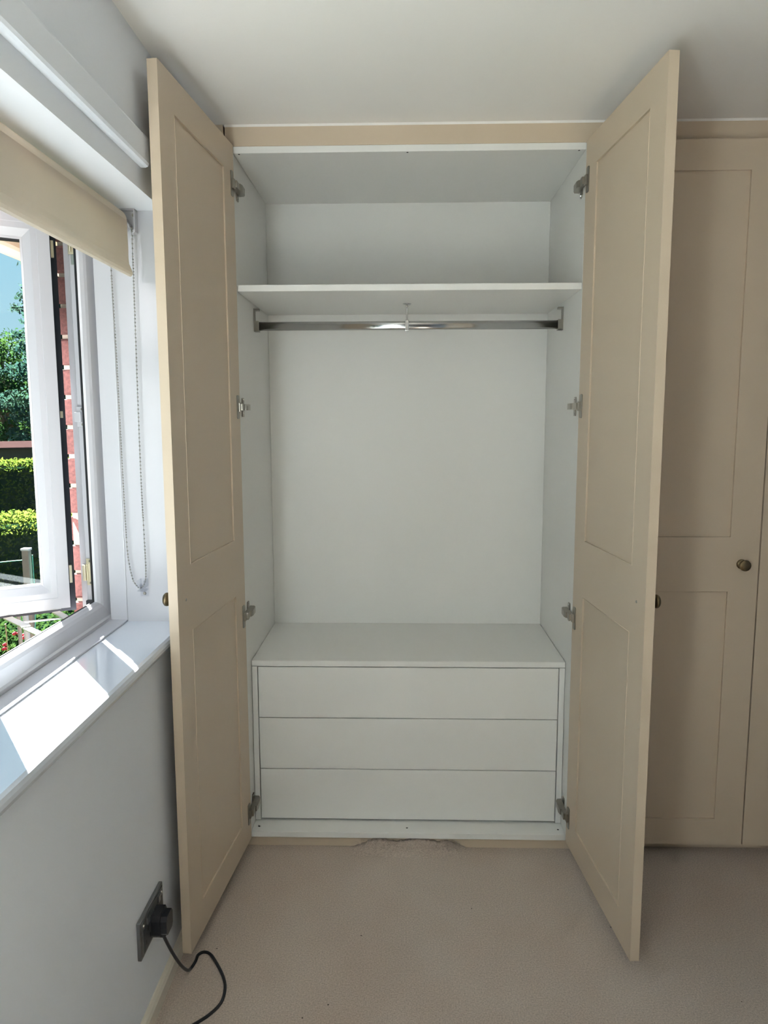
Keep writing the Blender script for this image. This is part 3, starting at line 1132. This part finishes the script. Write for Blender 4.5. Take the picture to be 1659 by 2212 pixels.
def leaves(name, pts, size, material, parent, seed, up=0.3):
    r = random.Random(seed)
    V, Fc = [], []
    for p in pts:
        s = size * r.uniform(.6, 1.35)
        nrm = Vector((r.gauss(0, 1), r.gauss(0, 1), r.gauss(0, 1) + up)).normalized()
        a = nrm.orthogonal().normalized()
        a.rotate(Matrix.Rotation(r.uniform(0, 6.28), 3, nrm))
        c_ = nrm.cross(a)
        k = len(V)
        V += [tuple(p - a * s * .5), tuple(p + c_ * s * .28 + nrm * s * .08), tuple(p + a * s * .5), tuple(p - c_ * s * .28 + nrm * s * .08)]
        Fc.append((k, k + 1, k + 2, k + 3))
    me = bpy.data.meshes.new(name)
    me.from_pydata(V, [], Fc)
    me.materials.append(M[material])
    o = bpy.data.objects.new(name, me)
    COL.objects.link(o)
    attach(o, parent)
    o['kind'] = 'stuff'
    return o


def hedge(label, cx, cy_, ang, ln, th_, ztop, n, size, material, seed, z0=GZ):
    r = random.Random(seed)
    t = thing('hedge', label, 'hedge', (cx, cy_, z0))
    ca, sa = math.cos(ang), math.sin(ang)
    def Wd(u, v, z):
        return Vector((cx + u * ca - v * sa, cy_ + u * sa + v * ca, z))
    pts = []
    while len(pts) < n:
        f = r.random()
        if f < .42:
            z = ztop - abs(r.gauss(0, .10)) + .06 * math.sin(r.random() * 40)
            pts.append(Wd(r.uniform(-ln, ln), r.uniform(-th_, th_), z))
        else:
            pts.append(Wd(r.uniform(-ln, ln), -th_ + abs(r.gauss(0, .10)) - .05, r.uniform(z0, ztop)))
    leaves('foliage', pts, size, material, t, seed)
    b = BM()
    box(b, -ln + .1, ln - .1, -th_ + .18, th_ - .1, z0, ztop - .28, 0, 1, Matrix.Translation((cx, cy_, 0)) @ Matrix.Rotation(ang, 4, 'Z'))
    link('inner_twigs', b, 'dark_tree', t)
    return t


hang = math.atan2(.49, .87)
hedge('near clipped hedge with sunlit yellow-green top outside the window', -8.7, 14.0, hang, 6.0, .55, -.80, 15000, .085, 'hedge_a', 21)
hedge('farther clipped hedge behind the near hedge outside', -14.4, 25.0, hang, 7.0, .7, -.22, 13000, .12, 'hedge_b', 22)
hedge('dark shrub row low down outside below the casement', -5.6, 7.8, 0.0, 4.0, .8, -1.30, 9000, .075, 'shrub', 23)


def tree(label, base, height, crown, n, size, material, seed, kind='round', zlow=0.25):
    r = random.Random(seed)
    t = thing('tree', label, 'tree', base)
    bx, by, bz = base
    b = BM()
    tube(b, [(bx, by, bz), (bx + .1, by, bz + height * .5), (bx, by, bz + height * .97)], [crown * .07, crown * .045, .02], 8)
    link('trunk', b, 'bark', t)
    pts = []
    if kind == 'conifer':
        nb = 150
        bb = BM()
        per = n // nb
        for i in range(nb):
            f = zlow + (1 - zlow) * (i + r.random()) / nb
            L = crown * (1.02 - f) ** .75 * r.uniform(.6, 1.1)
            a = r.uniform(0, 6.283)
            p0 = Vector((bx, by, bz + height * f))
            d_ = Vector((math.cos(a), math.sin(a), 0))
            tip = p0 + d_ * L + Vector((0, 0, r.uniform(-.14, .16) * L))
            tube(bb, [p0, (p0 + tip) / 2 + Vector((0, 0, .05 * L)), tip], [.04, .025, .008], 4)
            for k in range(per):
                u = r.random() ** .7
                q = p0.lerp(tip, u)
                sp = .16 * L * (1.15 - u) + .10
                pts.append(q + Vector((r.gauss(0, sp), r.gauss(0, sp), r.gauss(0, sp * .55) - .06)))
        link('branch', bb, 'bark', t)
    else:
        blobs = []
        for i in range(26):
            a, e = r.uniform(0, 6.283), r.uniform(-1, 1)
            rr = crown * .72
            blobs.append((Vector((bx + rr * math.cos(a) * math.sqrt(1 - e * e), by + rr * math.sin(a) * math.sqrt(1 - e * e), bz + height * (zlow + 1) / 2 + e * height * (1 - zlow) * .42)), crown * r.uniform(.28, .5)))
        while len(pts) < n:
            c_, rr = r.choice(blobs)
            v = Vector((r.gauss(0, 1), r.gauss(0, 1), r.gauss(0, 1))).normalized() * rr * r.uniform(.55, 1.05)
            pts.append(c_ + v)
        bb = BM()
        for c_, rr in blobs:
            tube(bb, [Vector((bx, by, bz + height * .4)), (Vector((bx, by, bz + height * .55)) + c_) / 2, c_], [.08, .05, .02], 5)
        link('branch', bb, 'bark', t)
    leaves('foliage', pts, size, material, t, seed + 50, .1)
    return t


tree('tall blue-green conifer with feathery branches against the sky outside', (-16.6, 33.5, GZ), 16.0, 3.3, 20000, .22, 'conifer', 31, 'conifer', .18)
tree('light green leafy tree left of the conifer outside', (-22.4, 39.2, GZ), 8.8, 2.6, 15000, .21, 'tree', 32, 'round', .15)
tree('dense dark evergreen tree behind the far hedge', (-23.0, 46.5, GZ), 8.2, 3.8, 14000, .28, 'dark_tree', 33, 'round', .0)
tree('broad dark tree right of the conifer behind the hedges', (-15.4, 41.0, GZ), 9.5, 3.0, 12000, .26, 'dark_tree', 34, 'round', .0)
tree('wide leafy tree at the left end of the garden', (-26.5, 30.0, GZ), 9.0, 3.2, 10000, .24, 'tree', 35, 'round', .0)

for k_, (tx, ty) in enumerate(((-6.0, -9.0), (-13.2, -6.0), (-20.4, -2.5), (-27.6, 2.5), (-2.5, -16.5))):  # unseen dark trees, added to hold sky light off the window recess
    tree(('tall dark tree added out of view to block sky light', 'second added sky-blocking tree, out of view', 'third added sky-blocking tree, out of view',
          'fourth added sky-blocking tree, out of view', 'added sky-blocking tree closest to the house, out of view')[k_], (tx, ty, GZ), 12.0, 2.7, 3200, .62, 'dark_tree', 60 + k_, 'round', .0)

# garden shed with low tiled roof beyond the far hedge
sh = thing('garden_shed', 'low garden shed with pale red roof behind the far hedge', 'shed', (-15.5, 27.6, GZ))
R_ = Matrix.Translation((-15.5, 27.6, 0)) @ Matrix.Rotation(hang, 4, 'Z')
b = BM()
box(b, -1.6, 1.6, -.9, .9, GZ, .12, 0, 1, R_)
link('shed_wall', b, 'fence', sh)
b = BM()
prism(b, [(-1.15, .14), (0, .36), (1.15, .14), (1.15, .19), (0, .41), (-1.15, .19)], 'x', -1.8, 1.8, R_)
link('shed_roof', b, 'redroof', sh)
# post with strings
ps = thing('washing_post', 'grey garden post with green line strung from it outside', 'post', (-4.06, 5.6, GZ))
b = BM()
box(b, -4.10, -4.028, 5.566, 5.634, GZ, -.09, .008)
link('post', b, 'wood', ps)
b = BM()
box(b, -4.108, -4.02, 5.558, 5.642, -.09, -.066, .008)
link('post_cap', b, 'pvc', ps)
for z0, z1 in ((-.195, -.26), (-.56, -.49)):
    b = BM()
    tube(b, [(-4.09, 5.6, z0), (-5.3, 5.2, (z0 + z1) / 2 - .03), (-6.8, 4.7, z1)], .005, 6)
    link('line', b, 'string', ps)
b = BM()
tube(b, [(-4.0, 5.6, -.14), (-4.0, 5.6, -.6), (-4.015, 5.6, -.9), (-4.03, 5.6, -1.0)], .005, 6)
link('line', b, 'string', ps)
for x, y, z1, nm, mtl, rad, lab in ((-3.98, 5.2, -.69, 'garden_stake', 'wood', .020, 'brown wooden stake in front of the shrubs below the casement'),
                                   (-3.80, 5.0, -.64, 'garden_stake', 'pvc', .028, 'white plastic stake in front of the shrubs below the casement'),
                                   (-3.87, 4.75, -.66, 'garden_cane', 'cane', .006, 'thin bamboo cane in front of the shrubs below the casement')):
    b = BM()
    tube(b, [(x, y, GZ), (x + .02, y, (GZ + z1) / 2), (x, y, z1)], rad, 10)
    tag(link(nm, b, mtl), lab, 'stake')
rr = random.Random(5)
fl = thing('rose_bush', 'dark bush with small red flowers among the stakes outside', 'bush', (-4.47, 6.25, GZ))
leaves('foliage', [Vector((-4.47 + rr.uniform(-.6, .6), 6.25 + rr.uniform(-.35, .35), rr.uniform(GZ, -1.12))) for _ in range(2500)], .06, 'shrub', fl, 77)
for k in range(14):
    b = BM()
    p = Vector((-4.42 + rr.uniform(-.2, .2), 5.92 + rr.uniform(-.06, .1), -1.22 + rr.uniform(-.1, .1)))
    for j in range(6):
        a = j * 1.05
        box(b, -.018, .018, -.004, .004, -.014, .014, .003, 1, Matrix.Translation(p) @ Matrix.Rotation(a, 4, 'Z') @ Matrix.Translation((.012, 0, 0)) @ Matrix.Rotation(.5, 4, 'Y'))
    link('flower', b, 'petal', fl)
